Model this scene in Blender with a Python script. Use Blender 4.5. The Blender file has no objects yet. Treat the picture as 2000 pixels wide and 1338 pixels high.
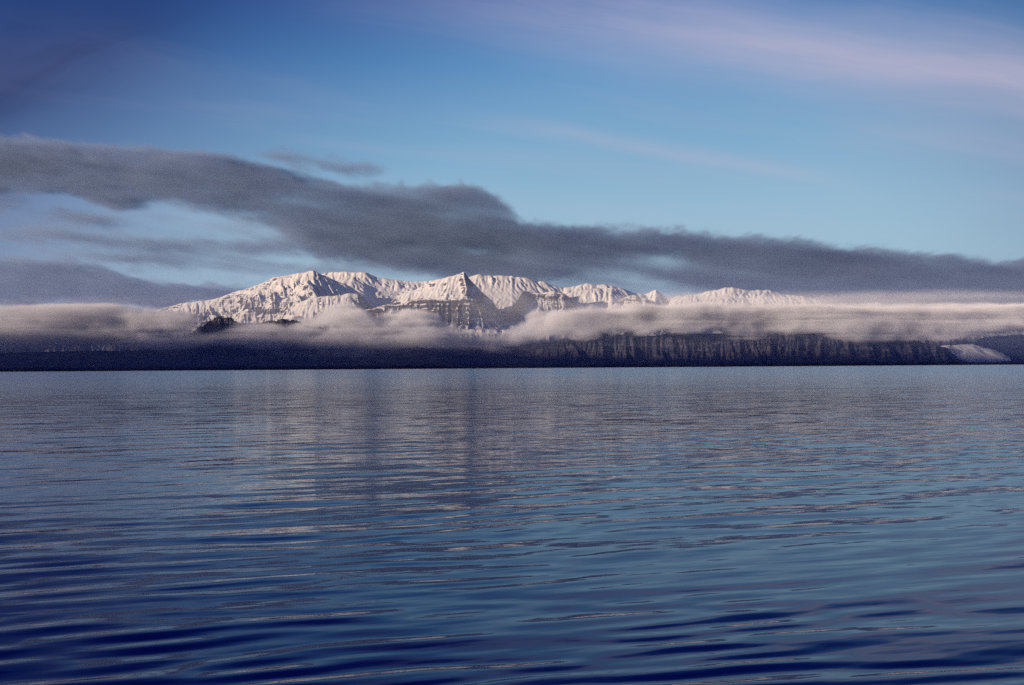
import bpy, math
import numpy as np

sc = bpy.context.scene
COL = sc.collection
R = math.radians

# ------------------------------------------------------------------ camera
F = 35.0 / 36.0 * 2000.0          # focal length in photo pixels
CAMZ = 2.6
cam_d = bpy.data.cameras.new("camera")
cam_d.lens = 35.0
cam_d.sensor_width = 36.0
cam_d.clip_start = 0.1
cam_d.clip_end = 300000.0
cam = bpy.data.objects.new("camera", cam_d)
COL.objects.link(cam)
cam.location = (0, 0, CAMZ)
cam.rotation_mode = 'XYZ'
from mathutils import Matrix
rot = Matrix.Rotation(R(90 + 1.455), 4, 'X') @ Matrix.Rotation(R(-0.40), 4, 'Z')
cam.rotation_euler = rot.to_euler()
sc.camera = cam


def pa(X):            # photo column -> tangent of azimuth
    return (np.asarray(X, float) - 1000.0) / F


def pb(X, Y):         # photo point -> tangent of elevation (times cos azimuth)
    return (725.0 - 14.0 * np.asarray(X, float) / 2000.0 - np.asarray(Y, float)) / F


# ------------------------------------------------------------------ sun
SUN_EL = 8.0
SUN_BACK = 58.0       # degrees from straight behind the camera towards the left
sd = np.array([-math.sin(R(SUN_BACK)) * math.cos(R(SUN_EL)),
               -math.cos(R(SUN_BACK)) * math.cos(R(SUN_EL)), math.sin(R(SUN_EL))])
sun_d = bpy.data.lights.new("sun", 'SUN')
sun_d.energy = 4.6
sun_d.angle = R(0.5)
sun_d.color = (1.0, 0.79, 0.61)
sun = bpy.data.objects.new("sun", sun_d)
COL.objects.link(sun)
from mathutils import Vector
sun.rotation_euler = Vector(sd).to_track_quat('Z', 'Y').to_euler()

# ------------------------------------------------------------------ node helper


class NT:
    def __init__(self, tree):
        self.t = tree
        tree.nodes.clear()

    def n(self, kind, **kw):
        nd = self.t.nodes.new(kind)
        for k, v in kw.items():
            setattr(nd, k, v)
        return nd

    def put(self, sock, v):
        if isinstance(v, bpy.types.NodeSocket):
            self.t.links.new(v, sock)
        elif v is not None:
            if isinstance(v, (tuple, list)) and len(v) == 3 and sock.type == 'RGBA':
                v = (*v, 1.0)
            sock.default_value = v

    def m(self, op, a, b=None, c=None, clamp=False):
        nd = self.n('ShaderNodeMath', operation=op, use_clamp=clamp)
        self.put(nd.inputs[0], a)
        self.put(nd.inputs[1], b)
        self.put(nd.inputs[2], c)
        return nd.outputs[0]

    def vm(self, op, a, b=None):
        nd = self.n('ShaderNodeVectorMath', operation=op)
        self.put(nd.inputs[0], a)
        self.put(nd.inputs[1], b)
        return nd.outputs[0]

    def xyz(self, x, y, z):
        nd = self.n('ShaderNodeCombineXYZ')
        for i, v in enumerate((x, y, z)):
            self.put(nd.inputs[i], v)
        return nd.outputs[0]

    def sep(self, v):
        nd = self.n('ShaderNodeSeparateXYZ')
        self.put(nd.inputs[0], v)
        return nd.outputs

    def noise(self, vec, scale, detail=4, rough=0.5, dist=0.0, color=False):
        nd = self.n('ShaderNodeTexNoise')
        self.put(nd.inputs['Vector'], vec)
        nd.inputs['Scale'].default_value = scale
        nd.inputs['Detail'].default_value = detail
        nd.inputs['Roughness'].default_value = rough
        nd.inputs['Distortion'].default_value = dist
        return nd.outputs['Color' if color else 'Fac']

    def smooth(self, v, lo, hi, o0=0.0, o1=1.0):
        nd = self.n('ShaderNodeMapRange', interpolation_type='SMOOTHSTEP')
        self.put(nd.inputs['Value'], v)
        self.put(nd.inputs['From Min'], lo)
        self.put(nd.inputs['From Max'], hi)
        nd.inputs['To Min'].default_value = o0
        nd.inputs['To Max'].default_value = o1
        return nd.outputs['Result']

    def mix(self, f, a, b, mode='MIX'):
        nd = self.n('ShaderNodeMix', data_type='RGBA', blend_type=mode)
        self.put(nd.inputs[0], f)
        self.put(nd.inputs[6], a)
        self.put(nd.inputs[7], b)
        return nd.outputs[2]

    def ramp(self, f, stops, interp='LINEAR'):
        nd = self.n('ShaderNodeValToRGB')
        self.put(nd.inputs[0], f)
        cr = nd.color_ramp
        cr.interpolation = interp
        while len(cr.elements) < len(stops):
            cr.elements.new(0.5)
        for e, (p, c) in zip(cr.elements, stops):
            e.position = p
            e.color = (*c, 1.0) if len(c) == 3 else c
        return nd.outputs[0]


def srgb(r, g, b):
    f = lambda c: c / 12.92 if c <= 0.04045 else ((c + 0.055) / 1.055) ** 2.4
    return (f(r / 255), f(g / 255), f(b / 255))


# ------------------------------------------------------------------ world: low-sun sky with thin high cirrus
w = bpy.data.worlds.new("World")
sc.world = w
w.use_nodes = True
t = NT(w.node_tree)
out = t.n('ShaderNodeOutputWorld')
bg = t.n('ShaderNodeBackground')
bg.inputs['Strength'].default_value = 0.12
t.t.links.new(bg.outputs[0], out.inputs[0])
sky = t.n('ShaderNodeTexSky', sky_type='NISHITA')
sky.sun_disc = False
sky.sun_elevation = R(SUN_EL)
sky.sun_rotation = R(180.0 + SUN_BACK)
sky.altitude = 0
sky.air_density = 1.0
sky.dust_density = 0.2
sky.ozone_density = 2.5
geo = t.n('ShaderNodeNewGeometry')
d = t.vm('SCALE', geo.outputs['Incoming'])
d.node.inputs['Scale'].default_value = -1.0
tc = t.n('ShaderNodeTexCoord')
dx, dy, dz = t.sep(tc.outputs['Generated'])
hyp = t.m('MAXIMUM', t.m('ABSOLUTE', dy), 0.15)
A = t.m('DIVIDE', dx, hyp)           # tangent of azimuth
B = t.m('DIVIDE', dz, hyp)           # tangent of elevation
# colour by height above the horizon
el = t.m('ARCSINE', t.m('MAXIMUM', dz, 0.0))
EXPO = 0.45
SK = 1.12 / 0.12 / 2 ** EXPO
def k3(c, g=1.0):
    return tuple(v * g for v in c)
grad = t.ramp(t.m('DIVIDE', el, R(90), clamp=True), [
    (0.00, srgb(162, 178, 188)),
    (0.06, srgb(152, 182, 200)),
    (0.10, srgb(142, 176, 199)),
    (0.145, srgb(114, 160, 193)),
    (0.19, srgb(84, 139, 186)),
    (0.225, srgb(64, 114, 172)),
    (0.25, srgb(38, 76, 142)),
    (0.32, srgb(24, 44, 116)),
    (1.00, srgb(20, 34, 100))])
# darker towards the left of the view
lat = t.smooth(t.m('ADD', A, t.m('MULTIPLY', B, -1.3)), -1.00, -0.26, 0.22, 1.0)
lat2 = t.smooth(t.m('ADD', A, t.m('MULTIPLY', B, 0.6)), 0.42, 0.85, 1.0, 0.55)
grad = t.mix(1.0, grad, t.xyz(t.m('POWER', lat, 0.9), lat, t.m('POWER', lat, 0.62)), 'MULTIPLY')
grad = t.mix(1.0, grad, t.xyz(lat2, lat2, t.m('POWER', lat2, 0.7)), 'MULTIPLY')
ns = t.n('ShaderNodeHueSaturation')
ns.inputs['Saturation'].default_value = 1.0
t.put(ns.inputs['Color'], sky.outputs[0])
grad_s = t.vm('SCALE', grad)
grad_s.node.inputs['Scale'].default_value = SK
# the half of the sky behind the viewer is a deeper blue
rear = t.smooth(dy, -0.35, 0.05, 1.0, 0.0)
grad_r = t.mix(rear, grad_s, t.mix(1.0, grad_s, (0.40, 0.50, 0.85), 'MULTIPLY'))
base = t.mix(0.97, ns.outputs[0], grad_r)


def streak(x0, y0, x1, y1, w0, sharp_hi, warp, nscale, namp, seed):
    """soft band along a line in the (A,B) plane, running from (x0,y0) to (x1,y1) photo px"""
    a0, b0, a1, b1 = float(pa(x0)), float(pb(x0, y0)), float(pa(x1)), float(pb(x1, y1))
    L = math.hypot(a1 - a0, b1 - b0)
    ux, uy = (a1 - a0) / L, (b1 - b0) / L
    u = t.m('ADD', t.m('MULTIPLY', t.m('SUBTRACT', A, a0), ux), t.m('MULTIPLY', t.m('SUBTRACT', B, b0), uy))
    v = t.m('ADD', t.m('MULTIPLY', t.m('SUBTRACT', A, a0), -uy), t.m('MULTIPLY', t.m('SUBTRACT', B, b0), ux))
    nz = t.noise(t.xyz(t.m('MULTIPLY', u, 2.2), t.m('MULTIPLY', v, 5.0), seed), 1.5, 3, 0.5)
    v = t.m('ADD', v, t.m('MULTIPLY', t.m('SUBTRACT', nz, 0.5), warp))
    fil = t.noise(t.xyz(t.m('MULTIPLY', u, 3.0), t.m('MULTIPLY', v, 34.0), seed + 3.1), nscale, 8, 0.68, 0.4)
    g = t.m('POWER', 2.718, t.m('MULTIPLY', t.m('POWER', t.m('DIVIDE', t.m('ABSOLUTE', v), w0), 2.0), -1.0))
    g = t.m('MULTIPLY', g, t.m('ADD', 1.0 - namp / 2, t.m('MULTIPLY', fil, namp)))
    return g, u, L


g1, u1, L1 = streak(880, -20, 2050, 165, 0.050, 0, 0.06, 1.2, 1.1, 2.0)
g1 = t.m('MULTIPLY', g1, t.smooth(u1, -0.25, 0.28))
g1b, u1b, _ = streak(1150, 30, 2050, 150, 0.015, 0, 0.03, 1.8, 1.2, 12.0)
g1b = t.m('MULTIPLY', g1b, t.smooth(u1b, 0.0, 0.3))
g2, u2, L2 = streak(950, 235, 1650, 355, 0.010, 0, 0.03, 1.5, 1.3, 5.0)
g2 = t.m('MULTIPLY', g2, t.m('MULTIPLY', t.smooth(u2, -0.08, 0.1), t.smooth(u2, 0.28, 0.42, 1.0, 0.0)))
g3, u3, L3 = streak(1500, 225, 2100, 300, 0.016, 0, 0.05, 1.4, 1.4, 8.0)
g3 = t.m('MULTIPLY', g3, t.smooth(u3, 0.0, 0.2))
g4, u4, L4 = streak(0, 120, 900, 210, 0.03, 0, 0.10, 1.2, 1.4, 15.0)
front = t.m('GREATER_THAN', dy, 0.0)
ci = t.m('ADD', t.m('MULTIPLY', g1, 0.50), t.m('MULTIPLY', g1b, 0.26))
ci = t.m('ADD', ci, t.m('MULTIPLY', g2, 0.24))
ci = t.m('ADD', ci, t.m('MULTIPLY', g3, 0.15))
ci = t.m('ADD', ci, t.m('MULTIPLY', g4, 0.04))
# faint cirrus wisps all over the sky
wv = t.xyz(t.m('MULTIPLY', A, 1.2), t.m('MULTIPLY', t.m('ADD', B, t.m('MULTIPLY', A, 0.16)), 11.0), 0.7)
wisp = t.smooth(t.noise(wv, 1.6, 6, 0.6, 0.6), 0.48, 0.75)
ci = t.m('ADD', ci, t.m('MULTIPLY', wisp, t.m('MULTIPLY', lat, 0.14)))
ci = t.m('MULTIPLY', t.m('MULTIPLY', ci, front), t.smooth(B, 0.60, 0.30), clamp=True)
cir_col = k3(srgb(178, 172, 194), SK)
g5, u5, _ = streak(-60, 150, 420, 20, 0.045, 0, 0.12, 1.2, 1.2, 21.0)
g5 = t.m('MULTIPLY', t.m('MULTIPLY', g5, t.smooth(u5, 0.30, 0.10)), t.m('MULTIPLY', front, 0.5), clamp=True)
base = t.mix(g5, base, k3(srgb(34, 42, 88), SK))
sk = t.mix(ci, base, cir_col)
t.put(bg.inputs['Color'], sk)

# ------------------------------------------------------------------ colour management / sampling
sc.view_settings.view_transform = 'Standard'
sc.view_settings.look = 'None'
sc.view_settings.exposure = EXPO
sc.view_settings.gamma = 1.0
sc.cycles.use_denoising = False
sc.cycles.max_bounces = 6
sc.cycles.diffuse_bounces = 2
sc.cycles.glossy_bounces = 3
sc.cycles.transmission_bounces = 2
sc.cycles.volume_bounces = 2
sc.cycles.transparent_max_bounces = 8
sc.cycles.volume_max_steps = 256
sc.cycles.sample_clamp_indirect = 4.0
sc.cycles.caustics_reflective = False
sc.cycles.caustics_refractive = False

# ------------------------------------------------------------------ numpy noise
_rng = np.random.RandomState(7)
_T2 = _rng.rand(256, 256).astype(np.float32)
_T3 = _rng.rand(64, 64, 64).astype(np.float32)


def n2(x, y, s=0):
    x = x + s * 17.31
    y = y + s * 9.73
    xi = np.floor(x).astype(np.int64)
    yi = np.floor(y).astype(np.int64)
    fx = x - xi
    fy = y - yi
    fx = fx * fx * fx * (fx * (fx * 6 - 15) + 10)
    fy = fy * fy * fy * (fy * (fy * 6 - 15) + 10)
    x0, x1, y0, y1 = xi & 255, (xi + 1) & 255, yi & 255, (yi + 1) & 255
    a = _T2[x0, y0] * (1 - fx) + _T2[x1, y0] * fx
    b = _T2[x0, y1] * (1 - fx) + _T2[x1, y1] * fx
    return (a * (1 - fy) + b * fy) * 2 - 1


def fbm2(x, y, o=5, s=0, g=0.5):
    r = 0
    a = 1.0
    tt = 0
    for i in range(o):
        c, q = math.cos(0.6 * i), math.sin(0.6 * i)
        f = 2.03 ** i
        r = r + a * n2((x * c - y * q) * f, (x * q + y * c) * f, s + i)
        tt += a
        a *= g
    return r / tt


def ridged2(x, y, o=5, s=0, g=0.5):
    r = 0
    a = 1.0
    tt = 0
    for i in range(o):
        f = 2.03 ** i
        r = r + a * (1 - np.abs(n2(x * f, y * f, s + i)) * 2)
        tt += a
        a *= g
    return r / tt


def n3(x, y, z, s=0):
    x = x + s * 13.7
    y = y + s * 7.9
    z = z + s * 3.3
    xi = np.floor(x).astype(np.int32); yi = np.floor(y).astype(np.int32); zi = np.floor(z).astype(np.int32)
    fx = x - xi; fy = y - yi; fz = z - zi
    fx = fx * fx * (3 - 2 * fx); fy = fy * fy * (3 - 2 * fy); fz = fz * fz * (3 - 2 * fz)
    x0, x1, y0, y1, z0, z1 = xi & 63, (xi + 1) & 63, yi & 63, (yi + 1) & 63, zi & 63, (zi + 1) & 63
    a = _T3[x0, y0, z0] * (1 - fx) + _T3[x1, y0, z0] * fx
    b = _T3[x0, y1, z0] * (1 - fx) + _T3[x1, y1, z0] * fx
    c = _T3[x0, y0, z1] * (1 - fx) + _T3[x1, y0, z1] * fx
    e = _T3[x0, y1, z1] * (1 - fx) + _T3[x1, y1, z1] * fx
    return ((a * (1 - fy) + b * fy) * (1 - fz) + (c * (1 - fy) + e * fy) * fz) * 2 - 1


def fbm3(x, y, z, o=4, s=0, g=0.5):
    r = 0
    a = 1.0
    tt = 0
    for i in range(o):
        f = 2.07 ** i
        r = r + a * n3(x * f, y * f, z * f, s + i)
        tt += a
        a *= g
    return r / tt


def sstep(x, lo, hi):
    v = np.clip((x - lo) / (hi - lo), 0, 1)
    return v * v * (3 - 2 * v)


# ------------------------------------------------------------------ mesh helper
def grid_mesh(name, P, mat, smooth=True, wrap=False):
    """P: (rows, cols, 3)"""
    nr, nc = P.shape[:2]
    me = bpy.data.meshes.new(name)
    idx = np.arange(nr * nc).reshape(nr, nc)
    if wrap:
        nx = np.roll(idx, -1, axis=1)
        q = np.stack([idx[:-1], nx[:-1], nx[1:], idx[1:]], -1).reshape(-1, 4)
    else:
        q = np.stack([idx[:-1, :-1], idx[:-1, 1:], idx[1:, 1:], idx[1:, :-1]], -1).reshape(-1, 4)
    nf = len(q)
    me.vertices.add(nr * nc)
    me.vertices.foreach_set('co', P.reshape(-1).astype(np.float32))
    me.loops.add(nf * 4)
    me.loops.foreach_set('vertex_index', q.reshape(-1).astype(np.int32))
    me.polygons.add(nf)
    me.polygons.foreach_set('loop_start', np.arange(0, nf * 4, 4, dtype=np.int32))
    me.polygons.foreach_set('use_smooth', np.full(nf, smooth, dtype=bool))
    me.update(calc_edges=True)
    me.materials.append(mat)
    o = bpy.data.objects.new(name, me)
    COL.objects.link(o)
    return o


def structure(o, label, cat):
    o['kind'] = 'structure'
    o['label'] = label
    o['category'] = cat


def new_mat(name):
    m = bpy.data.materials.new(name)
    m.use_nodes = True
    return m, NT(m.node_tree)


# ------------------------------------------------------------------ water
def water_material():
    m, t = new_mat("sea_water")
    out = t.n('ShaderNodeOutputMaterial')
    body = t.n('ShaderNodeBsdfDiffuse')
    body.inputs['Color'].default_value = (0.006, 0.032, 0.36, 1)
    pr = t.n('ShaderNodeBsdfGlossy', distribution='GGX')
    pr.inputs['Color'].default_value = (0.86, 0.94, 0.97, 1)
    fr = t.n('ShaderNodeFresnel')
    fr.inputs['IOR'].default_value = 1.30
    mx = t.n('ShaderNodeMixShader')
    t.t.links.new(fr.outputs[0], mx.inputs[0])
    t.t.links.new(body.outputs[0], mx.inputs[1])
    t.t.links.new(pr.outputs[0], mx.inputs[2])
    t.t.links.new(mx.outputs[0], out.inputs[0])
    g = t.n('ShaderNodeNewGeometry')
    P = g.outputs['Position']
    dist = t.vm('LENGTH', P)
    dist = dist.node.outputs['Value']
    # ripples too small to see at a distance widen the reflection
    t.put(pr.inputs['Roughness'], t.smooth(t.m('LOGARITHM', dist, 10.0), 1.2, 2.8, 0.025, 0.18))
    ang = R(-17)
    rotn = t.n('ShaderNodeVectorRotate', rotation_type='Z_AXIS')
    t.put(rotn.inputs['Vector'], P)
    rotn.inputs['Angle'].default_value = ang
    Q = rotn.outputs[0]                      # crests run along Q.x
    qx, qy, qz = t.sep(Q)
    total = None
    # patches of smoother and rougher water
    patch = t.noise(t.xyz(t.m('MULTIPLY', qx, 0.004), t.m('MULTIPLY', qy, 0.012), 0.0), 1.0, 4, 0.55)
    patch = t.smooth(patch, 0.3, 0.7, 0.6, 1.35)
    # (size along crest, size across, slope amplitude, start, full)
    for (lx, ly, amp, s0, s1, dtl) in ((0.7, 0.11, 0.072, None, None, 3), (2.4, 0.34, 0.085, 6.0, 18.0, 2), (5.0, 0.75, 0.085, 18.0, 50.0, 2),
                                       (16.0, 3.0, 0.10, 50.0, 140.0, 2), (90.0, 16.0, 0.09, 180.0, 450.0, 3)):
        v = t.xyz(t.m('DIVIDE', qx, lx), t.m('DIVIDE', qy, ly), 1.3 * lx)
        c = t.noise(v, 1.0, dtl, 0.5, 0.0, color=True)
        s = t.vm('SUBTRACT', c, (0.5, 0.5, 0.5))
        s = t.vm('MULTIPLY', s, (amp * 0.45 * 2, amp * 2, 0.0))
        if s0 is not None:
            k = t.smooth(dist, s0, s1)
            s2 = t.vm('SCALE', s)
            t.put(s2.node.inputs['Scale'], k)
            s = s2
        total = s if total is None else t.vm('ADD', total, s)
    sc_ = t.vm('SCALE', total)
    t.put(sc_.node.inputs['Scale'], patch)
    back = t.n('ShaderNodeVectorRotate', rotation_type='Z_AXIS')
    t.put(back.inputs['Vector'], sc_)
    back.inputs['Angle'].default_value = -ang
    nrm = t.vm('NORMALIZE', t.vm('ADD', g.outputs['Normal'], back.outputs[0]))
    t.put(pr.inputs['Normal'], nrm)
    t.put(fr.inputs['Normal'], nrm)
    return m


def build_water():
    fine = np.radians(np.linspace(-36, 36, 560))
    coarse = np.radians(np.linspace(36, 324, 60))[1:-1]
    th = np.concatenate([fine, coarse])
    r = np.concatenate([[0.3, 1.0, 2.0, 3.0], 3.6 * 1.0062 ** np.arange(0, 560)])
    r = np.concatenate([r, r[-1] * 1.09 ** np.arange(1, 76)])
    r = np.concatenate([r[r < 80000], [95000.0]])
    TH, RR = np.meshgrid(th, r)
    x = RR * np.sin(TH)
    y = RR * np.cos(TH)
    z = np.zeros_like(x)
    dx_ = np.zeros_like(x)
    rng = np.random.RandomState(21)
    near = RR < 400
    xs, ys, rs = x[near], y[near], RR[near]
    zs = np.zeros_like(xs)
    # gentle warp so crests are not ruler straight
    wx = xs + 1.2 * n2(xs / 7.0, ys / 7.0, 3)
    wy = ys + 0.55 * n2(xs / 6.0, ys / 5.0, 5) + 1.5 * n2(xs / 30.0, ys / 22.0, 8)
    grp = 0.35 + 1.1 * (0.5 + 0.5 * fbm2(xs / 7.0, ys / 3.2, 3, 11))
    for i in range(100):
        lam = 0.33 * (2.4 / 0.33) ** (rng.rand() ** 1.6)
        ang = R(17.0) + rng.randn() * R(8 if lam < 1.2 else 13)
        kx, ky = math.sin(-ang), math.cos(ang)
        k = 2 * math.pi / lam
        slope = 0.0150 * (1.0 if lam < 0.8 else 0.36)
        amp = slope / k
        # fade where the rings are too coarse
        f = 1 - sstep(rs, lam * 16, lam * 38)
        ph = rng.rand() * 6.283
        s = np.sin(k * (wx * kx + wy * ky) + ph)
        zs += amp * f * s * grp
    z[near] = zs
    z[RR < 3.5] *= 0.2
    P = np.stack([x, y, z], -1)
    o = grid_mesh("water", P, water_material(), True, wrap=True)
    structure(o, "calm deep blue sea with long low ripples reflecting the sky", "sea")
    return o


# ------------------------------------------------------------------ rock and snow
def mountain_material(name, snow_bias, rock_a, rock_b, line_lo=0.0, line_hi=1.0, thr=0.70, strata=60.0):
    """snow where the ground is flat enough, above a ragged line; rock elsewhere"""
    m, t = new_mat(name)
    out = t.n('ShaderNodeOutputMaterial')
    pr = t.n('ShaderNodeBsdfPrincipled')
    pr.inputs['Roughness'].default_value = 0.85
    pr.inputs['Specular IOR Level'].default_value = 0.2
    t.t.links.new(pr.outputs[0], out.inputs[0])
    g = t.n('ShaderNodeNewGeometry')
    P = g.outputs['Position']
    px, py, pz = t.sep(P)
    nx, ny, nz = t.sep(g.outputs['Normal'])
    fine = t.noise(P, 0.011, 6, 0.62)
    big = t.noise(P, 0.0016, 4, 0.5)
    # layered basalt
    warp = t.m('MULTIPLY', t.m('SUBTRACT', big, 0.5), 120.0)
    lay = t.noise(t.xyz(t.m('MULTIPLY', px, 0.0012), t.m('MULTIPLY', py, 0.0012), t.m('DIVIDE', t.m('ADD', pz, warp), strata)), 1.6, 4, 0.65)
    s = t.m('ADD', nz, t.m('MULTIPLY', t.m('SUBTRACT', fine, 0.5), 0.55))
    s = t.m('ADD', s, t.m('MULTIPLY', t.m('SUBTRACT', big, 0.5), 0.35))
    s = t.m('ADD', s, t.m('MULTIPLY', t.m('SUBTRACT', lay, 0.5), 0.50))
    ba = t.n('ShaderNodeAttribute', attribute_name='bare')
    s = t.m('SUBTRACT', s, ba.outputs['Fac'])
    snow = t.smooth(s, thr - 0.05 - snow_bias, thr + 0.06 - snow_bias)
    zz = t.m('ADD', pz, t.m('MULTIPLY', t.m('SUBTRACT', fine, 0.5), 260.0))
    snow = t.m('MULTIPLY', snow, t.smooth(zz, line_lo, line_hi))
    rock = t.mix(t.smooth(lay, 0.35, 0.65), rock_a, rock_b)
    rock = t.mix(t.smooth(fine, 0.35, 0.75), rock, k3(rock_a, 0.35))
    col = t.mix(snow, rock, (0.80, 0.77, 0.72))
    t.put(pr.inputs['Base Color'], col)
    bp = t.n('ShaderNodeBump')
    bp.inputs['Strength'].default_value = 0.35
    bp.inputs['Distance'].default_value = 14.0
    t.put(bp.inputs['Height'], t.noise(P, 0.02, 5, 0.6))
    t.put(pr.inputs['Normal'], bp.outputs[0])
    return m


def layer(a, D, pts, D0, sf, sb, spur=90.0, sfreq=60.0, seed=0, wob=350.0, cut=None, tilt=0.0):
    """ridge with the given skyline (photo px) at distance D0, falling to front and back"""
    pts = np.array(pts, float)
    aa = pa(pts[:, 0])
    hh = pb(pts[:, 0], pts[:, 1])
    Dr = D0 + wob * n2(a * 9.0, a * 0 + seed, seed)
    tfr = np.maximum(Dr - D, 0.0)
    tbk = np.maximum(D - Dr, 0.0)
    w_ = 0.0045 * n2(a * 45, D / 420.0, seed + 1) * sstep(tfr, 0, 500) + tilt * tfr / 1000.0
    S = np.interp(a + w_, aa, hh, left=-0.06, right=-0.06) * D0
    S = S + CAMZ
    h = S - sf * tfr - sb * tbk
    # spurs and gullies running down the face
    aw = a * sfreq + 0.6 * n2(a * 20, D / 700.0, seed + 4) + tilt * sfreq * 0.8 * tfr / 1000.0
    sp = ridged2(aw, D / 1500.0, 4, seed + 7, 0.55)
    h = h + spur * (sp - 0.35) * (0.55 + 0.75 * sstep(n2(a * 16, D / 1500.0, seed + 15), -0.6, 0.6)) * sstep(tfr, 0, 450)
    return h


def terrace(h, step, k, a, D):
    hw = h + 30 * n2(a * 12, D / 900.0, 31)
    q = hw / step
    fl = np.floor(q)
    fr = q - fl
    tr = (fl + sstep(fr, 0.25, 0.75)) * step
    return h + k * (tr - hw)


def erode(H, dx, dy, batches=12, n=26000, steps=60, seed=5, rate=0.35, cap=7.0):
    """water drops running down the slopes cut gullies and lay fans (dx, dy: cell size in metres)"""
    rng = np.random.RandomState(seed)
    H = H.astype(np.float64).copy()
    nr, nc = H.shape
    ay = dx / dy
    for b in range(batches):
        px = rng.rand(n) * (nc - 3) + 1
        py = rng.rand(n) * (nr - 3) + 1
        vx = np.zeros(n); vy = np.zeros(n)
        sed = np.zeros(n); vel = np.ones(n); wat = np.ones(n)
        dH = np.zeros(nr * nc)
        alive = np.ones(n, bool)
        for k in range(steps):
            ix = px.astype(int); iy = py.astype(int)
            fx = px - ix; fy = py - iy
            i00 = iy * nc + ix
            F_ = H.reshape(-1)
            h00, h10, h01, h11 = F_[i00], F_[i00 + 1], F_[i00 + nc], F_[i00 + nc + 1]
            gx = ((h10 - h00) * (1 - fy) + (h11 - h01) * fy) / dx
            gy = ((h01 - h00) * (1 - fx) + (h11 - h10) * fx) / dy
            h0 = (h00 * (1 - fx) + h10 * fx) * (1 - fy) + (h01 * (1 - fx) + h11 * fx) * fy
            vx = vx * 0.25 - gx * 0.75
            vy = vy * 0.25 - gy * 0.75
            ln = np.hypot(vx, vy) + 1e-9
            qx = px + vx / ln
            qy = py + vy / ln * ay
            ok = (qx > 1) & (qx < nc - 2) & (qy > 1) & (qy < nr - 2) & alive
            qx = np.where(ok, qx, px); qy = np.where(ok, qy, py)
            jx = qx.astype(int); jy = qy.astype(int)
            gx2 = qx - jx; gy2 = qy - jy
            j00 = jy * nc + jx
            h1 = (F_[j00] * (1 - gx2) + F_[j00 + 1] * gx2) * (1 - gy2) + (F_[j00 + nc] * (1 - gx2) + F_[j00 + nc + 1] * gx2) * gy2
            drop = h0 - h1
            capc = np.maximum(drop, 0.05) * vel * wat * cap * 0.1
            dep = np.where(drop < 0, np.minimum(-drop, sed), (sed - capc) * 0.3)
            dep = np.where((drop >= 0) & (sed <= capc), -np.minimum((capc - sed) * rate, np.maximum(drop, 0)), dep)
            dep = np.where(ok, dep, 0)
            sed -= dep
            for off, wgt in ((0, (1 - fx) * (1 - fy)), (1, fx * (1 - fy)), (nc, (1 - fx) * fy), (nc + 1, fx * fy)):
                dH += np.bincount(i00 + off, dep * wgt, nr * nc)
            vel = np.sqrt(np.clip(vel * vel + drop * 0.12, 0.05, 12))
            wat *= 0.985
            px, py = qx, qy
            alive &= ok
        d2 = np.clip(dH.reshape(nr, nc), -45, 30)
        d2 = (d2 * 2 + np.roll(d2, 1, 0) + np.roll(d2, -1, 0) + np.roll(d2, 1, 1) + np.roll(d2, -1, 1)) / 6
        H += d2
    return H


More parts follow.
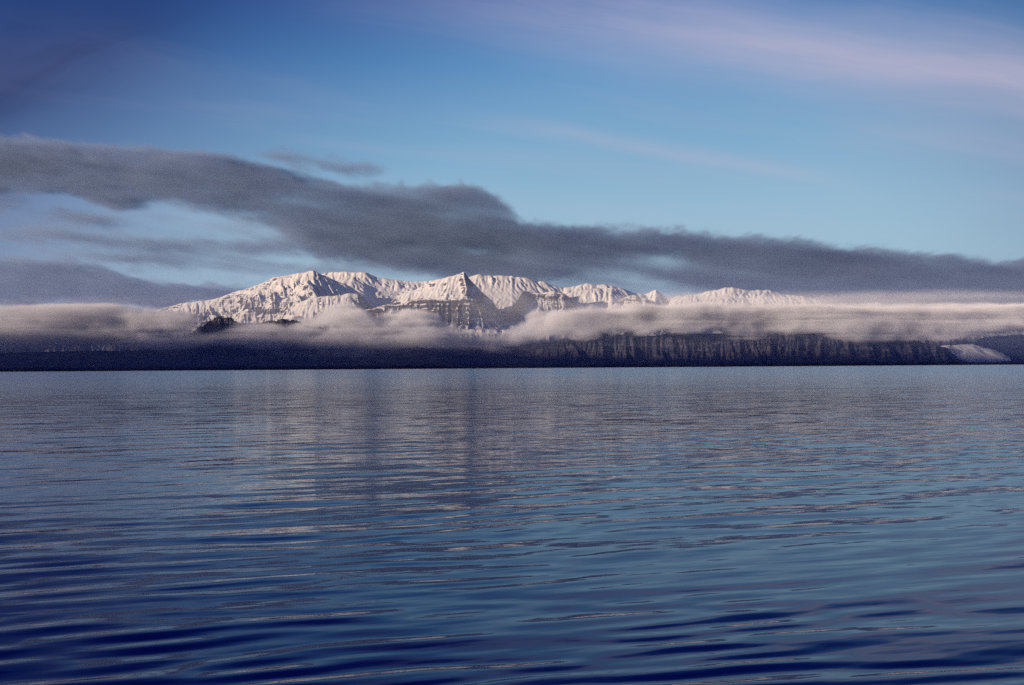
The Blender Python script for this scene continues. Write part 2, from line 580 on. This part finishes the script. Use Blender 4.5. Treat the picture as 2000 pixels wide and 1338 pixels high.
def build_mountains():
    NA, ND = 1500, 440
    av = np.linspace(-0.66, 0.66, NA)
    Dv = np.linspace(10400, 17200, ND)
    a, D = np.meshgrid(av, Dv)
    L = []
    # high snow plateau at the back
    L.append(layer(a, D, [(300, 640), (430, 588), (520, 566), (600, 540), (640, 531), (690, 527), (714, 530), (735, 541), (770, 544), (800, 547),
                          (860, 546), (930, 541), (1000, 541), (1040, 549), (1060, 553), (1100, 562), (1180, 562), (1240, 574), (1300, 582),
                          (1340, 577), (1400, 568), (1500, 572), (1560, 578), (1640, 596), (1720, 614), (1850, 630), (2300, 640)],
                   15600, 0.55, 0.12, 55, 30, 1))
    # left massif with its bright summit
    L.append(layer(a, D, [(-300, 640), (150, 618), (300, 606), (345, 594), (372, 590), (400, 583), (435, 574), (480, 563), (520, 550), (550, 540),
                          (572, 534), (595, 531), (612, 528), (622, 532), (645, 543), (672, 556), (700, 570), (716, 585), (735, 606), (760, 640), (800, 700)],
                   13900, 0.62, 0.5, 110, 42, 2, tilt=-0.004))
    # buttress running right from the massif, dark cliff at its end
    L.append(layer(a, D, [(520, 640), (560, 604), (600, 588), (640, 577), (680, 570), (700, 572), (708, 588), (716, 612), (740, 660)],
                   13000, 0.75, 0.4, 70, 60, 3, 120))
    # centre peak
    L.append(layer(a, D, [(700, 640), (770, 580), (800, 566), (835, 552), (862, 545), (886, 539), (898, 535), (907, 530), (914, 537), (928, 552), (945, 570), (965, 588), (1000, 640)],
                   13500, 0.66, 0.6, 45, 40, 4, 60, tilt=0.002))
    # banded cliff and pyramid in front of it
    L.append(layer(a, D, [(690, 640), (712, 600), (735, 593), (780, 590), (830, 588), (870, 586), (895, 580), (913, 576), (925, 580), (940, 588), (958, 603), (975, 620), (990, 634), (1010, 640), (1040, 660)],
                   12500, 1.05, 0.8, 80, 80, 5, 60, tilt=0.003))
    # dark notch ridge right of the centre
    L.append(layer(a, D, [(930, 660), (965, 640), (990, 612), (1006, 588), (1018, 570), (1026, 566), (1040, 573), (1060, 577), (1082, 572), (1105, 574), (1122, 584), (1140, 620)],
                   13900, 0.8, 0.6, 80, 70, 6, 100))
    # bright peaks to the right
    L.append(layer(a, D, [(1020, 640), (1060, 585), (1092, 570), (1120, 564), (1150, 562), (1175, 561), (1196, 557), (1203, 560), (1220, 571), (1240, 582), (1270, 620)],
                   14600, 0.6, 0.5, 50, 34, 8, 150))
    L.append(layer(a, D, [(1150, 640), (1188, 600), (1205, 590), (1222, 580), (1240, 577), (1262, 582), (1285, 592), (1310, 606), (1350, 640)],
                   13200, 0.8, 0.6, 50, 80, 9, 60))
    L.append(layer(a, D, [(1220, 640), (1256, 578), (1272, 570), (1282, 565), (1290, 570), (1303, 582), (1340, 640)],
                   15000, 0.8, 0.5, 40, 70, 10, 60))
    L.append(layer(a, D, [(1270, 640), (1310, 586), (1345, 574), (1385, 568), (1420, 562), (1465, 566), (1500, 564), (1530, 570), (1570, 576), (1590, 581), (1640, 600), (1750, 625), (2400, 640)],
                   14400, 0.55, 0.5, 60, 38, 11, 150))
    # lower shelf hidden mostly by cloud
    L.append(layer(a, D, [(-400, 655), (400, 650), (800, 650), (1050, 640), (1150, 650), (1500, 655), (2400, 660)], 11700, 0.5, 0.02, 110, 60, 12))
    H = L[0]
    rocky = [0.0, 0.10, 0.05, 0.09, 0.15, 0.12, -0.02, 0.15, -0.06, 0.01, 0.0]
    K = np.full(H.shape, rocky[0])
    for h, kk in zip(L[1:], rocky[1:]):
        K = np.where(h > H, kk, K)
        H = np.maximum(H, h)
    H = H + 15 * fbm2(a * 110, D / 125.0, 5, 40, 0.5) + 55 * fbm2(a * 24, D / 560.0, 3, 42) * sstep(H, 0, 500)
    H = H + 6 * ridged2(a * 200, D / 300.0, 3, 50)
    terr = sstep(n2(a * 7, D / 1400.0, 61), -0.4, 0.3)
    reg = np.exp(-((a - pa(850)) / 0.08) ** 2) * (D < 13050)
    H = terrace(H, 62.0, np.clip(0.10 * terr + 0.55 * reg, 0, 0.7), a, D)
    H = H + 5 * np.abs(fbm2(a * 400, D / 40.0, 3, 55))
    H = erode(H, 13000 * (av[1] - av[0]), Dv[1] - Dv[0], 20)
    edge = sstep(D, 10400, 11000)
    H = H * edge - 30 * (1 - edge)
    P = np.stack([a * D, D, H], -1)
    mat = mountain_material("snow_and_basalt", 0.0, srgb(66, 62, 74), srgb(98, 88, 92), 120, 420, thr=0.54, strata=34.0)
    o = grid_mesh("mountains", P, mat, True)
    at = o.data.attributes.new('bare', 'FLOAT', 'POINT')
    at.data.foreach_set('value', K.astype(np.float32).reshape(-1))
    structure(o, "snow covered mountain range rising through the clouds beyond the sea", "mountains")


def build_foothills():
    # dark outlying hill that pokes out of the cloud on the left
    NA, ND = 420, 140
    a, D = np.meshgrid(np.linspace(float(pa(180)), float(pa(1020)), NA), np.linspace(8700, 10700, ND))
    h = layer(a, D, [(150, 700), (250, 685), (320, 664), (365, 650), (385, 638), (405, 626), (418, 618), (428, 614), (440, 618), (452, 619), (470, 628), (500, 629), (530, 622), (552, 620), (580, 622),
                     (600, 630), (640, 640), (680, 645), (720, 640), (760, 660), (850, 680), (950, 700)], 9350, 0.55, 0.5, 60, 90, 21, 60)
    h = h + 20 * fbm2(a * 300, D / 45.0, 5, 22, 0.55) + 12 * ridged2(a * 330, D / 90.0, 3, 23)
    h = erode(h, 14.5, 14.4, 10, 12000, 50, 8)
    h = h * sstep(D, 8700, 8900) * sstep(10700 - D, 0, 200) - 12
    P = np.stack([a * D, D, h], -1)
    mat = mountain_material("dark_hill_rock", -0.14, srgb(46, 44, 60), srgb(72, 66, 76), 260, 480, thr=0.78, strata=26.0)
    o = grid_mesh("hill", P, mat, False)
    structure(o, "dark rocky hill breaking out of the cloud below the left snow massif", "hill")


def build_cliffs():
    NA, ND = 1500, 150
    a, D = np.meshgrid(np.linspace(-0.66, 0.66, NA), np.linspace(7900, 9500, ND))
    X = a * F + 1000
    # low smooth shore on the left, steep fluted cliffs on the right
    right = sstep(X, 980, 1180) * (1 - sstep(X, 1840, 1880))
    top = layer(a, D, [(-300, 700), (0, 688), (200, 684), (500, 684), (800, 680), (1000, 676), (1100, 664), (1250, 655), (1400, 650), (1550, 652),
                       (1700, 655), (1780, 664), (1830, 676), (1850, 686), (1870, 704), (1900, 716), (2400, 716)], 9000, 0.30 + 0.6 * right, 0.25, 10, 60, 24, 30)
    cl = layer(a, D, [(960, 720), (1030, 688), (1090, 668), (1200, 655), (1400, 648), (1560, 648), (1700, 658), (1780, 666), (1832, 680), (1850, 690), (1862, 705), (1872, 718), (2400, 760)],
               8850, 0.9, 0.05, 60, 95, 25, 50)
    low = layer(a, D, [(-400, 718), (200, 712), (700, 710), (800, 709), (838, 706), (870, 710), (950, 716), (1500, 722), (2500, 760)], 8250, 0.12, 0.05, 2, 60, 26, 20)
    aw = a + 0.012 * n2(a * 22, D / 500.0, 81) + 0.004 * n2(a * 60, D / 300.0, 82)
    fl = 0.7 * ridged2(aw * 42, D / 1800.0, 2, 27, 0.6) + 0.7 * ridged2(aw * 75, D / 1500.0, 3, 29, 0.5) * (0.6 + 0.4 * n2(a * 30, D / 500, 83))
    h = np.maximum(np.maximum(top, cl + (72 * (fl - 0.4) + 34 * fbm2(a * 90, D / 120.0, 4, 86) + 75 * n2(a * 17, D * 0, 85)) * right), low)
    h = h + (3 + 3 * right) * fbm2(a * 200, D / 90.0, 4, 28, 0.55)
    h = erode(h, 7.6, 10.7, 12, 20000, 50, 9)
    sub = sstep(D, 7950, 8120)
    h = h * sub - 14 * (1 - sub)
    P = np.stack([a * D, D, h], -1)
    mat = mountain_material("shore_rock", -0.6, srgb(46, 50, 70), srgb(92, 88, 98), 300, 500, thr=0.95, strata=30.0)
    o = grid_mesh("sea_cliffs", P, mat, False)
    structure(o, "dark fluted sea cliffs and low shore along the far edge of the water", "cliffs")


def build_glacier():
    # valley hill right of the ice and the ice tongue itself
    NA, ND = 200, 120
    a, D = np.meshgrid(np.linspace(float(pa(1780)), 0.70, NA), np.linspace(9500, 12500, ND))
    hill = layer(a, D, [(1840, 760), (1880, 672), (1900, 664), (1930, 655), (1980, 652), (2100, 648), (2500, 640)], 11400, 0.35, 0.1, 50, 60, 33, 60)
    low = layer(a, D, [(1700, 700), (1900, 705), (1960, 696), (2000, 690), (2100, 680), (2500, 672)], 10000, 0.25, 0.02, 20, 60, 34, 30)
    h = np.maximum(hill, low) + 10 * fbm2(a * 300, D / 50.0, 5, 35)
    h = h * sstep(D, 9500, 9800) - 10
    mat = mountain_material("valley_rock", -0.3, srgb(48, 44, 60), srgb(70, 62, 76), 200, 420, thr=0.85, strata=30.0)
    o = grid_mesh("valley_hills", np.stack([a * D, D, h], -1), mat, False)
    structure(o, "dark valley hills beside the glacier at the right edge", "hills")
    # ice
    m, t = new_mat("glacier_ice")
    out = t.n('ShaderNodeOutputMaterial')
    pr = t.n('ShaderNodeBsdfPrincipled')
    pr.inputs['Roughness'].default_value = 0.5
    t.t.links.new(pr.outputs[0], out.inputs[0])
    g = t.n('ShaderNodeNewGeometry')
    px, py, pz = t.sep(g.outputs['Position'])
    band = t.noise(t.xyz(t.m('MULTIPLY', t.m('ADD', px, t.m('MULTIPLY', py, 0.5)), 0.012), t.m('MULTIPLY', py, 0.001), 0.0), 1.0, 4, 0.6, 0.4)
    f2 = t.noise(g.outputs['Position'], 0.02, 5, 0.6)
    t.put(pr.inputs['Base Color'], t.mix(t.smooth(t.m('ADD', band, t.m('MULTIPLY', f2, 0.3)), 0.52, 0.78), (0.94, 0.94, 0.95), (0.46, 0.50, 0.58)))
    bp = t.n('ShaderNodeBump')
    bp.inputs['Distance'].default_value = 14.0
    bp.inputs['Strength'].default_value = 0.7
    t.put(bp.inputs['Height'], band)
    t.put(pr.inputs['Normal'], bp.outputs[0])
    # sheet of ice between its upper edge and its snout
    n_u, n_v = 120, 60
    u = np.linspace(0, 1, n_u)
    topx = np.interp(u, [0, .2, .45, .65, 1], [1838, 1862, 1900, 1925, 1968]); topy = np.interp(u, [0, .2, .45, .65, 1], [671, 672, 669, 677, 692])
    botx = np.interp(u, [0, .2, .45, .65, 1], [1852, 1868, 1892, 1920, 1975]); boty = np.interp(u, [0, .2, .45, .65, 1], [676, 694, 701, 703, 700])
    v = np.linspace(0, 1, n_v)[:, None]
    XX = topx * (1 - v) + botx * v + 3.0 * n2(u * 9, v * 4, 91)
    YY = topy * (1 - v ** 1.2) + boty * v ** 1.2
    DD = 8900 - 330 * v + 0 * u
    X = pa(XX) * DD
    Z = pb(XX, YY) * DD + CAMZ
    rimv = np.minimum(np.minimum(v, 1 - v) * 10, 1) * np.minimum(np.minimum(u, 1 - u) * 12, 1)
    Z = Z + 22 * (np.sqrt(np.clip(rimv, 0, 1)) - 1) + 7 * fbm2(X / 90, DD / 260, 4, 41)
    P = np.stack([X, DD, Z], -1)[::-1]
    o = grid_mesh("glacier", P, m, True)
    structure(o, "pale glacier tongue coming down to the shore at the far right", "glacier")


def build_near_ridge():
    """unseen mountains behind and left of the viewer, crest shaped so their shadow lies on the sea and the far shore"""
    # crest runs square to the sun, 12 km from the far shore
    s = 12500.0
    h2 = np.array([-math.sin(R(SUN_BACK)), -math.cos(R(SUN_BACK))])
    c0 = np.array([0.0, 9000.0]) + h2 * s
    al = np.array([h2[1], -h2[0]])
    u = np.linspace(-9000, 9000, 260)
    v = np.linspace(-3500, 3500, 60)
    U, V = np.meshgrid(u, v)
    shade = np.interp(-U / -h2[1] * 1.0, [-4500, -2200, -500, 700, 1500, 4500], [310, 250, 165, 85, 45, 0])
    H = shade + np.clip(s - U * (-h2[0] / -h2[1]), 6500, 18500) * math.tan(R(SUN_EL)) + 60 * fbm2(U / 900, U * 0, 5, 71)
    # across the view the shadow edge drops to the right
    H = H - np.abs(V) * 0.52 + 120 * ridged2(U / 900, V / 900, 4, 72) * sstep(np.abs(V), 0, 800)
    H = np.maximum(H, -40)
    X = c0[0] + al[0] * U + h2[0] * V
    Y = c0[1] + al[1] * U + h2[1] * V
    mat = mountain_material("near_ridge_rock", 0.0, srgb(70, 62, 66), srgb(96, 84, 82), 200, 500, thr=0.7)
    o = grid_mesh("mountain_ridge", np.stack([X, Y, H], -1), mat, True)
    structure(o, "unseen mountain ridge on the near side of the fjord, shaped to shade the far shore", "mountains")


# ------------------------------------------------------------------ clouds as density grids
def build_cloud(name, label, cat, bmin, bmax, res, field, color, aniso, dens):
    nx, ny, nz = res
    xs = np.linspace(bmin[0], bmax[0], nx, dtype=np.float32)
    ys = np.linspace(bmin[1], bmax[1], ny, dtype=np.float32)
    zs = np.linspace(bmin[2], bmax[2], nz, dtype=np.float32)
    Z, Y, X = np.meshgrid(zs, ys, xs, indexing='ij')
    den = field(X, Y, Z).astype(np.float32)
    den[0] = 0; den[-1] = 0; den[:, 0] = 0; den[:, -1] = 0
    n = nx * ny * nz
    me = bpy.data.meshes.new(name)
    me.vertices.add(n)
    me.vertices.foreach_set('co', np.stack([X, Y, Z], -1).reshape(-1))
    at = me.attributes.new('amount', 'FLOAT', 'POINT')
    at.data.foreach_set('value', den.reshape(-1))
    o = bpy.data.objects.new(name, me)
    COL.objects.link(o)
    m, t = new_mat(name + "_vapour")
    out = t.n('ShaderNodeOutputMaterial')
    pv = t.n('ShaderNodeVolumePrincipled')
    pv.inputs['Color'].default_value = (*color, 1)
    pv.inputs['Anisotropy'].default_value = aniso
    pv.inputs['Density'].default_value = dens
    t.t.links.new(pv.outputs[0], out.inputs['Volume'])
    me.materials.append(m)
    ng = bpy.data.node_groups.new(name + "_grid", 'GeometryNodeTree')
    ng.interface.new_socket('Geometry', in_out='INPUT', socket_type='NodeSocketGeometry')
    ng.interface.new_socket('Geometry', in_out='OUTPUT', socket_type='NodeSocketGeometry')
    N = ng.nodes
    L = ng.links
    gi = N.new('NodeGroupInput'); go = N.new('NodeGroupOutput')
    vc = N.new('GeometryNodeVolumeCube')
    vc.inputs['Min'].default_value = bmin
    vc.inputs['Max'].default_value = bmax
    vc.inputs['Resolution X'].default_value = nx
    vc.inputs['Resolution Y'].default_value = ny
    vc.inputs['Resolution Z'].default_value = nz
    pos = N.new('GeometryNodeInputPosition')
    sub = N.new('ShaderNodeVectorMath'); sub.operation = 'SUBTRACT'
    L.new(pos.outputs[0], sub.inputs[0]); sub.inputs[1].default_value = bmin
    mul = N.new('ShaderNodeVectorMath'); mul.operation = 'MULTIPLY'
    L.new(sub.outputs[0], mul.inputs[0])
    mul.inputs[1].default_value = ((nx - 1) / (bmax[0] - bmin[0]), (ny - 1) / (bmax[1] - bmin[1]), (nz - 1) / (bmax[2] - bmin[2]))
    sp = N.new('ShaderNodeSeparateXYZ'); L.new(mul.outputs[0], sp.inputs[0])

    def mt(op, a_, b_=None):
        nd = N.new('ShaderNodeMath'); nd.operation = op
        for i, v in enumerate((a_, b_)):
            if v is None:
                continue
            if isinstance(v, (int, float)):
                nd.inputs[i].default_value = v
            else:
                L.new(v, nd.inputs[i])
        return nd.outputs[0]
    ix, iy, iz = (mt('ROUND', sp.outputs[i]) for i in range(3))
    # keep the index exact: integer maths
    def it(op, a_, b_):
        nd = N.new('FunctionNodeIntegerMath'); nd.operation = op
        for i, v in enumerate((a_, b_)):
            if isinstance(v, int):
                nd.inputs[i].default_value = v
            else:
                L.new(v, nd.inputs[i])
        return nd.outputs[0]
    idx = it('ADD', ix, it('MULTIPLY', it('ADD', iy, it('MULTIPLY', iz, ny)), nx))
    na = N.new('GeometryNodeInputNamedAttribute'); na.data_type = 'FLOAT'; na.inputs['Name'].default_value = 'amount'
    si = N.new('GeometryNodeSampleIndex'); si.data_type = 'FLOAT'; si.domain = 'POINT'; si.clamp = True
    L.new(gi.outputs[0], si.inputs['Geometry'])
    L.new(na.outputs[0], si.inputs['Value'])
    L.new(idx, si.inputs['Index'])
    L.new(si.outputs[0], vc.inputs['Density'])
    sm = N.new('GeometryNodeSetMaterial'); sm.inputs['Material'].default_value = m
    L.new(vc.outputs[0], sm.inputs['Geometry'])
    L.new(sm.outputs[0], go.inputs[0])
    md = o.modifiers.new('cloud', 'NODES')
    md.node_group = ng
    o['kind'] = 'stuff'
    o['label'] = label
    o['category'] = cat
    return o


def band(X, Y, up, lo, su, sl):
    """1 between the polylines up (top edge) and lo (bottom edge), softened by su / sl px"""
    up = np.array(up, float); lo = np.array(lo, float)
    yu = np.interp(X, up[:, 0], up[:, 1])
    yl = np.interp(X, lo[:, 0], lo[:, 1])
    return sstep(Y, yu - su * 0.5, yu + su * 0.5) * (1 - sstep(Y, yl - sl * 0.5, yl + sl * 0.5))


def blob(X, Y, cx, cy, rx, ry, rot=0.0):
    c, s = math.cos(rot), math.sin(rot)
    u = ((X - cx) * c + (Y - cy) * s) / rx
    v = (-(X - cx) * s + (Y - cy) * c) / ry
    return np.exp(-(u * u + v * v))


def to_px(x, y, z):
    Xp = 1000 + F * x / y
    Yp = 725 - 14 * Xp / 2000 - F * (z - CAMZ) / y
    return Xp, Yp


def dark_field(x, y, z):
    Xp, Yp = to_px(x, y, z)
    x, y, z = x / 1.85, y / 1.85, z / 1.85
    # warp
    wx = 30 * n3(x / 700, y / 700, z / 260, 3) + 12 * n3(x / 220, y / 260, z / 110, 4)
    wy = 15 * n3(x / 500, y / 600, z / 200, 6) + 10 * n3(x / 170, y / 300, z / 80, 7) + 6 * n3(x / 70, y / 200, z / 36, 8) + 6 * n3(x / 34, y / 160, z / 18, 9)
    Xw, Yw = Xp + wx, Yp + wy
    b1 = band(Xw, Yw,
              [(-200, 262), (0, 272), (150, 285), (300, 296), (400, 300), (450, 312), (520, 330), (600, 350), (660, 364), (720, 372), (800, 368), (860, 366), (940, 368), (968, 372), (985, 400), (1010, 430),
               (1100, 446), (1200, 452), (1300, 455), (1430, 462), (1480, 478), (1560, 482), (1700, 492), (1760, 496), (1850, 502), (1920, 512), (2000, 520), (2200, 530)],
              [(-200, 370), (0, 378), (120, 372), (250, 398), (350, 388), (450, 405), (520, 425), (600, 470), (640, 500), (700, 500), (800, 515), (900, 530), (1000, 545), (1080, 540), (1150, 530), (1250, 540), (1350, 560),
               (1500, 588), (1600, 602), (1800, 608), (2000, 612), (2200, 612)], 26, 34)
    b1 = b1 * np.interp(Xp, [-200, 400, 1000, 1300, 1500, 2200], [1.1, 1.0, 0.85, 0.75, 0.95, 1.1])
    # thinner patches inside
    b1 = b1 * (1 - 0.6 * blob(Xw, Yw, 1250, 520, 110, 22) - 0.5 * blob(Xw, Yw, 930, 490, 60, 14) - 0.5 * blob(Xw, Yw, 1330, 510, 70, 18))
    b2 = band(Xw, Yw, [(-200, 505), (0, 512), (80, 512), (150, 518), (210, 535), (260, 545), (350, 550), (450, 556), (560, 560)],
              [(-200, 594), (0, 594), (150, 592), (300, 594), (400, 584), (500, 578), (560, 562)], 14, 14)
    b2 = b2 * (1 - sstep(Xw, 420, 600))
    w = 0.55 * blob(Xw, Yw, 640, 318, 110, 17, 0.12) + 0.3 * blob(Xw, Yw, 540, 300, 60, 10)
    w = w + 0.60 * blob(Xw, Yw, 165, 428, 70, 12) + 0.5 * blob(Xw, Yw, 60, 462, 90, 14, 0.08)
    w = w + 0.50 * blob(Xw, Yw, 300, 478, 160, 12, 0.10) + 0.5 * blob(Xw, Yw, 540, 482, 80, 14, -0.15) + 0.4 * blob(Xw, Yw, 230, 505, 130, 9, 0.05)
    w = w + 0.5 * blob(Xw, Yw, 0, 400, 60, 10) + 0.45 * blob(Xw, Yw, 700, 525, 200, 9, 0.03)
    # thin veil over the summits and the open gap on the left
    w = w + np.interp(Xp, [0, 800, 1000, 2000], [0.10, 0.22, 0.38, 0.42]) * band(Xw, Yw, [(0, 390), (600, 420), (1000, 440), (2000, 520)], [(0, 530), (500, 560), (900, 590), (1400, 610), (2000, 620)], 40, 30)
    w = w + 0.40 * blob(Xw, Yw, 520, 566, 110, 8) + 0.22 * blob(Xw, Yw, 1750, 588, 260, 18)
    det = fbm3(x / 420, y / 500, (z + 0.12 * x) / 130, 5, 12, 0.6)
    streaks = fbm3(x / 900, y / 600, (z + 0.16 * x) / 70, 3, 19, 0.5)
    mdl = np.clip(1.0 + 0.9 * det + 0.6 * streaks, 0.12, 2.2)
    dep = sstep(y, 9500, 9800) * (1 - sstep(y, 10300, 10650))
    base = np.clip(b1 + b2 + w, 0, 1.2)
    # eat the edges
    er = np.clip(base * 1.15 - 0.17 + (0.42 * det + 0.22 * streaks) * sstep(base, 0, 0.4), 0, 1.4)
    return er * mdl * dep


def white_field(x, y, z):
    Xp, Yp = to_px(x, y, z)
    bil = np.abs(n3(x / 330, y / 330, z / 230, 2)) + 0.5 * np.abs(n3(x / 150, y / 150, z / 110, 3)) + 0.3 * np.abs(n3(x / 75, y / 80, z / 60, 5))
    wx = 26 * n3(x / 400, y / 500, z / 200, 7)
    wy = 10 * n3(x / 600, y / 700, z / 260, 9) - 20 * (bil - 0.95)
    puff = np.interp(Xp, [0, 500, 650, 1400, 1600, 2000], [0.5, 0.9, 1.25, 1.1, 0.6, 0.4])
    Xw, Yw = Xp + wx, Yp + wy * puff
    b = band(Xw, Yw,
             [(-200, 598), (0, 600), (200, 604), (320, 614), (400, 632), (480, 642), (560, 644), (620, 636), (650, 616), (690, 606), (720, 626), (745, 642), (770, 628), (820, 626),
              (850, 640), (890, 662), (930, 668), (975, 668), (1010, 660), (1040, 636), (1060, 618), (1150, 612), (1220, 608), (1300, 610), (1400, 606), (1500, 604), (1650, 603), (1800, 600), (2000, 592), (2200, 588)],
             [(-200, 690), (0, 686), (200, 684), (330, 686), (450, 690), (560, 692), (650, 690), (800, 688), (950, 690), (1030, 680), (1080, 664), (1130, 668), (1180, 660), (1240, 662), (1290, 650), (1330, 654), (1400, 648),
              (1450, 664), (1490, 668), (1540, 654), (1600, 656), (1700, 666), (1830, 664), (1880, 652), (2000, 648), (2200, 648)], 14, 26)
    den = np.interp(Xp, [0, 300, 450, 560, 650, 760, 1000, 1300, 1600, 2000], [0.55, 0.65, 0.7, 0.62, 1.0, 0.95, 0.75, 0.85, 0.75, 0.6])
    b = b * den * sstep(Yp, 580, 600)
    # gaps where rock shows through
    b = b * (1 - 0.96 * blob(Xw, Yw, 425, 632, 52, 15, -0.25) - 0.75 * blob(Xw, Yw, 560, 628, 80, 8) - 0.85 * blob(Xw, Yw, 640, 654, 46, 11)
             - 0.8 * blob(Xw, Yw, 742, 664, 44, 14) - 0.6 * blob(Xw, Yw, 880, 676, 70, 7) - 0.6 * blob(Xw, Yw, 300, 650, 50, 9) - 0.85 * blob(Xw, Yw, 955, 632, 46, 22) - 0.5 * blob(Xw, Yw, 1130, 630, 60, 14))
    # thin bits higher up, in front of the peaks
    v = 0.03 * blob(Xw, Yw, 840, 574, 110, 8) + 0.02 * blob(Xw, Yw, 930, 614, 40, 7, 0.4) + 0.06 * blob(Xw, Yw, 995, 592, 42, 20) + 0.14 * blob(Xw, Yw, 1400, 596, 220, 6)
    v = v + 0.12 * blob(Xw, Yw, 700, 690, 500, 8) + 0.012 * band(Xw, Yw, [(0, 585), (300, 590), (2000, 590)], [(0, 700), (2000, 690)], 16, 30)
    v = v + 0.035 * band(Xw, Yw, [(0, 700), (1250, 700), (1300, 592), (1450, 580), (1650, 578), (2000, 572)], [(0, 600), (2000, 620)], 16, 20)
    det = fbm3(x / 240, y / 300, z / 110, 4, 23, 0.6)
    lay = fbm3(x / 1300, y / 700, z / 34, 3, 43, 0.55)
    flat = np.interp(Xp, [0, 200, 500, 1150, 1400, 2000], [0.9, 0.6, 0.25, 0.25, 0.9, 1.0])
    det = det * (1 - 0.5 * flat) + lay * (0.25 + 0.75 * flat)
    dep0 = 8480 + 200 * n3(x / 700, z / 260, x * 0, 30) + 140 * np.abs(n3(x / 260, z / 130, x * 0, 32)) + 80 * np.abs(n3(x / 120, z / 70, x * 0, 33))
    dep = sstep(y, dep0, dep0 + 160) * (1 - sstep(y, 9900, 10400))
    er = np.clip(b * 1.2 - 0.26 + (1.0 * det + 0.30 * (0.8 - bil)) * sstep(b, 0.0, 0.35), 0, 1.4) + v * np.clip(0.8 + det, 0, 2)
    lowfade = 0.6 + 0.4 * sstep(-Yp, -690, -650)
    haze = 0.0 * sstep(y, 8000, 8300) * (1 - sstep(y, 9700, 10300)) * sstep(Yp, 640, 670) * (1.0 + 0.8 * fbm3(x / 900, y / 500, z / 60, 3, 51))
    er = er * (1 - 0.99 * np.minimum(1.6 * blob(Xp + 0.5 * wx, Yp + 0.5 * wy, 424, 640, 58, 19, -0.3), 1)) * (1 - 0.7 * np.minimum(1.5 * blob(Xp, Yp + 0.5 * wy, 545, 630, 60, 7), 1))
    return er * dep * lowfade + haze


def haze_field(x, y, z):
    m = sstep(y, 5200, 8200) * (1 - sstep(y, 10500, 11800)) * (1 - sstep(z, 180, 480)) * (0.7 + 0.3 * sstep(-z, -60, 0))
    m = m + 0.22 * sstep(y, 8500, 10500) * (1 - sstep(y, 14500, 16500)) * (1 - sstep(z, 900, 1450))
    return m * (1 + 0.5 * fbm3(x / 1500, y / 1200, z / 120, 3, 61))


build_water()
build_mountains()
build_foothills()
build_cliffs()
build_glacier()
build_near_ridge()
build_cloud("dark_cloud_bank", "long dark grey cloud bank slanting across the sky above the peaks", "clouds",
            (-11800, 17500, 880), (11800, 19800, 4900), (700, 14, 190), dark_field, (0.53, 0.66, 0.86), 0.35, 0.0021)  # shade from other clouds is put into the darker grey-blue vapour colour
build_cloud("low_cloud", "pale billowing low cloud lying along the foot of the snow mountains", "clouds",
            (-6300, 8000, 2), (6300, 10450, 760), (700, 48, 86), white_field, (0.95, 0.96, 1.0), -0.25, 0.0068)
build_cloud("blue_haze", "thin blue mist over the far water, shore and mountains", "haze",
            (-8200, 5000, 0), (8200, 16800, 1500), (60, 36, 40), haze_field, (0.45, 0.60, 1.0), 0.0, 0.00030)  # haze volume added to turn the dark shore bluer and soften the slopes
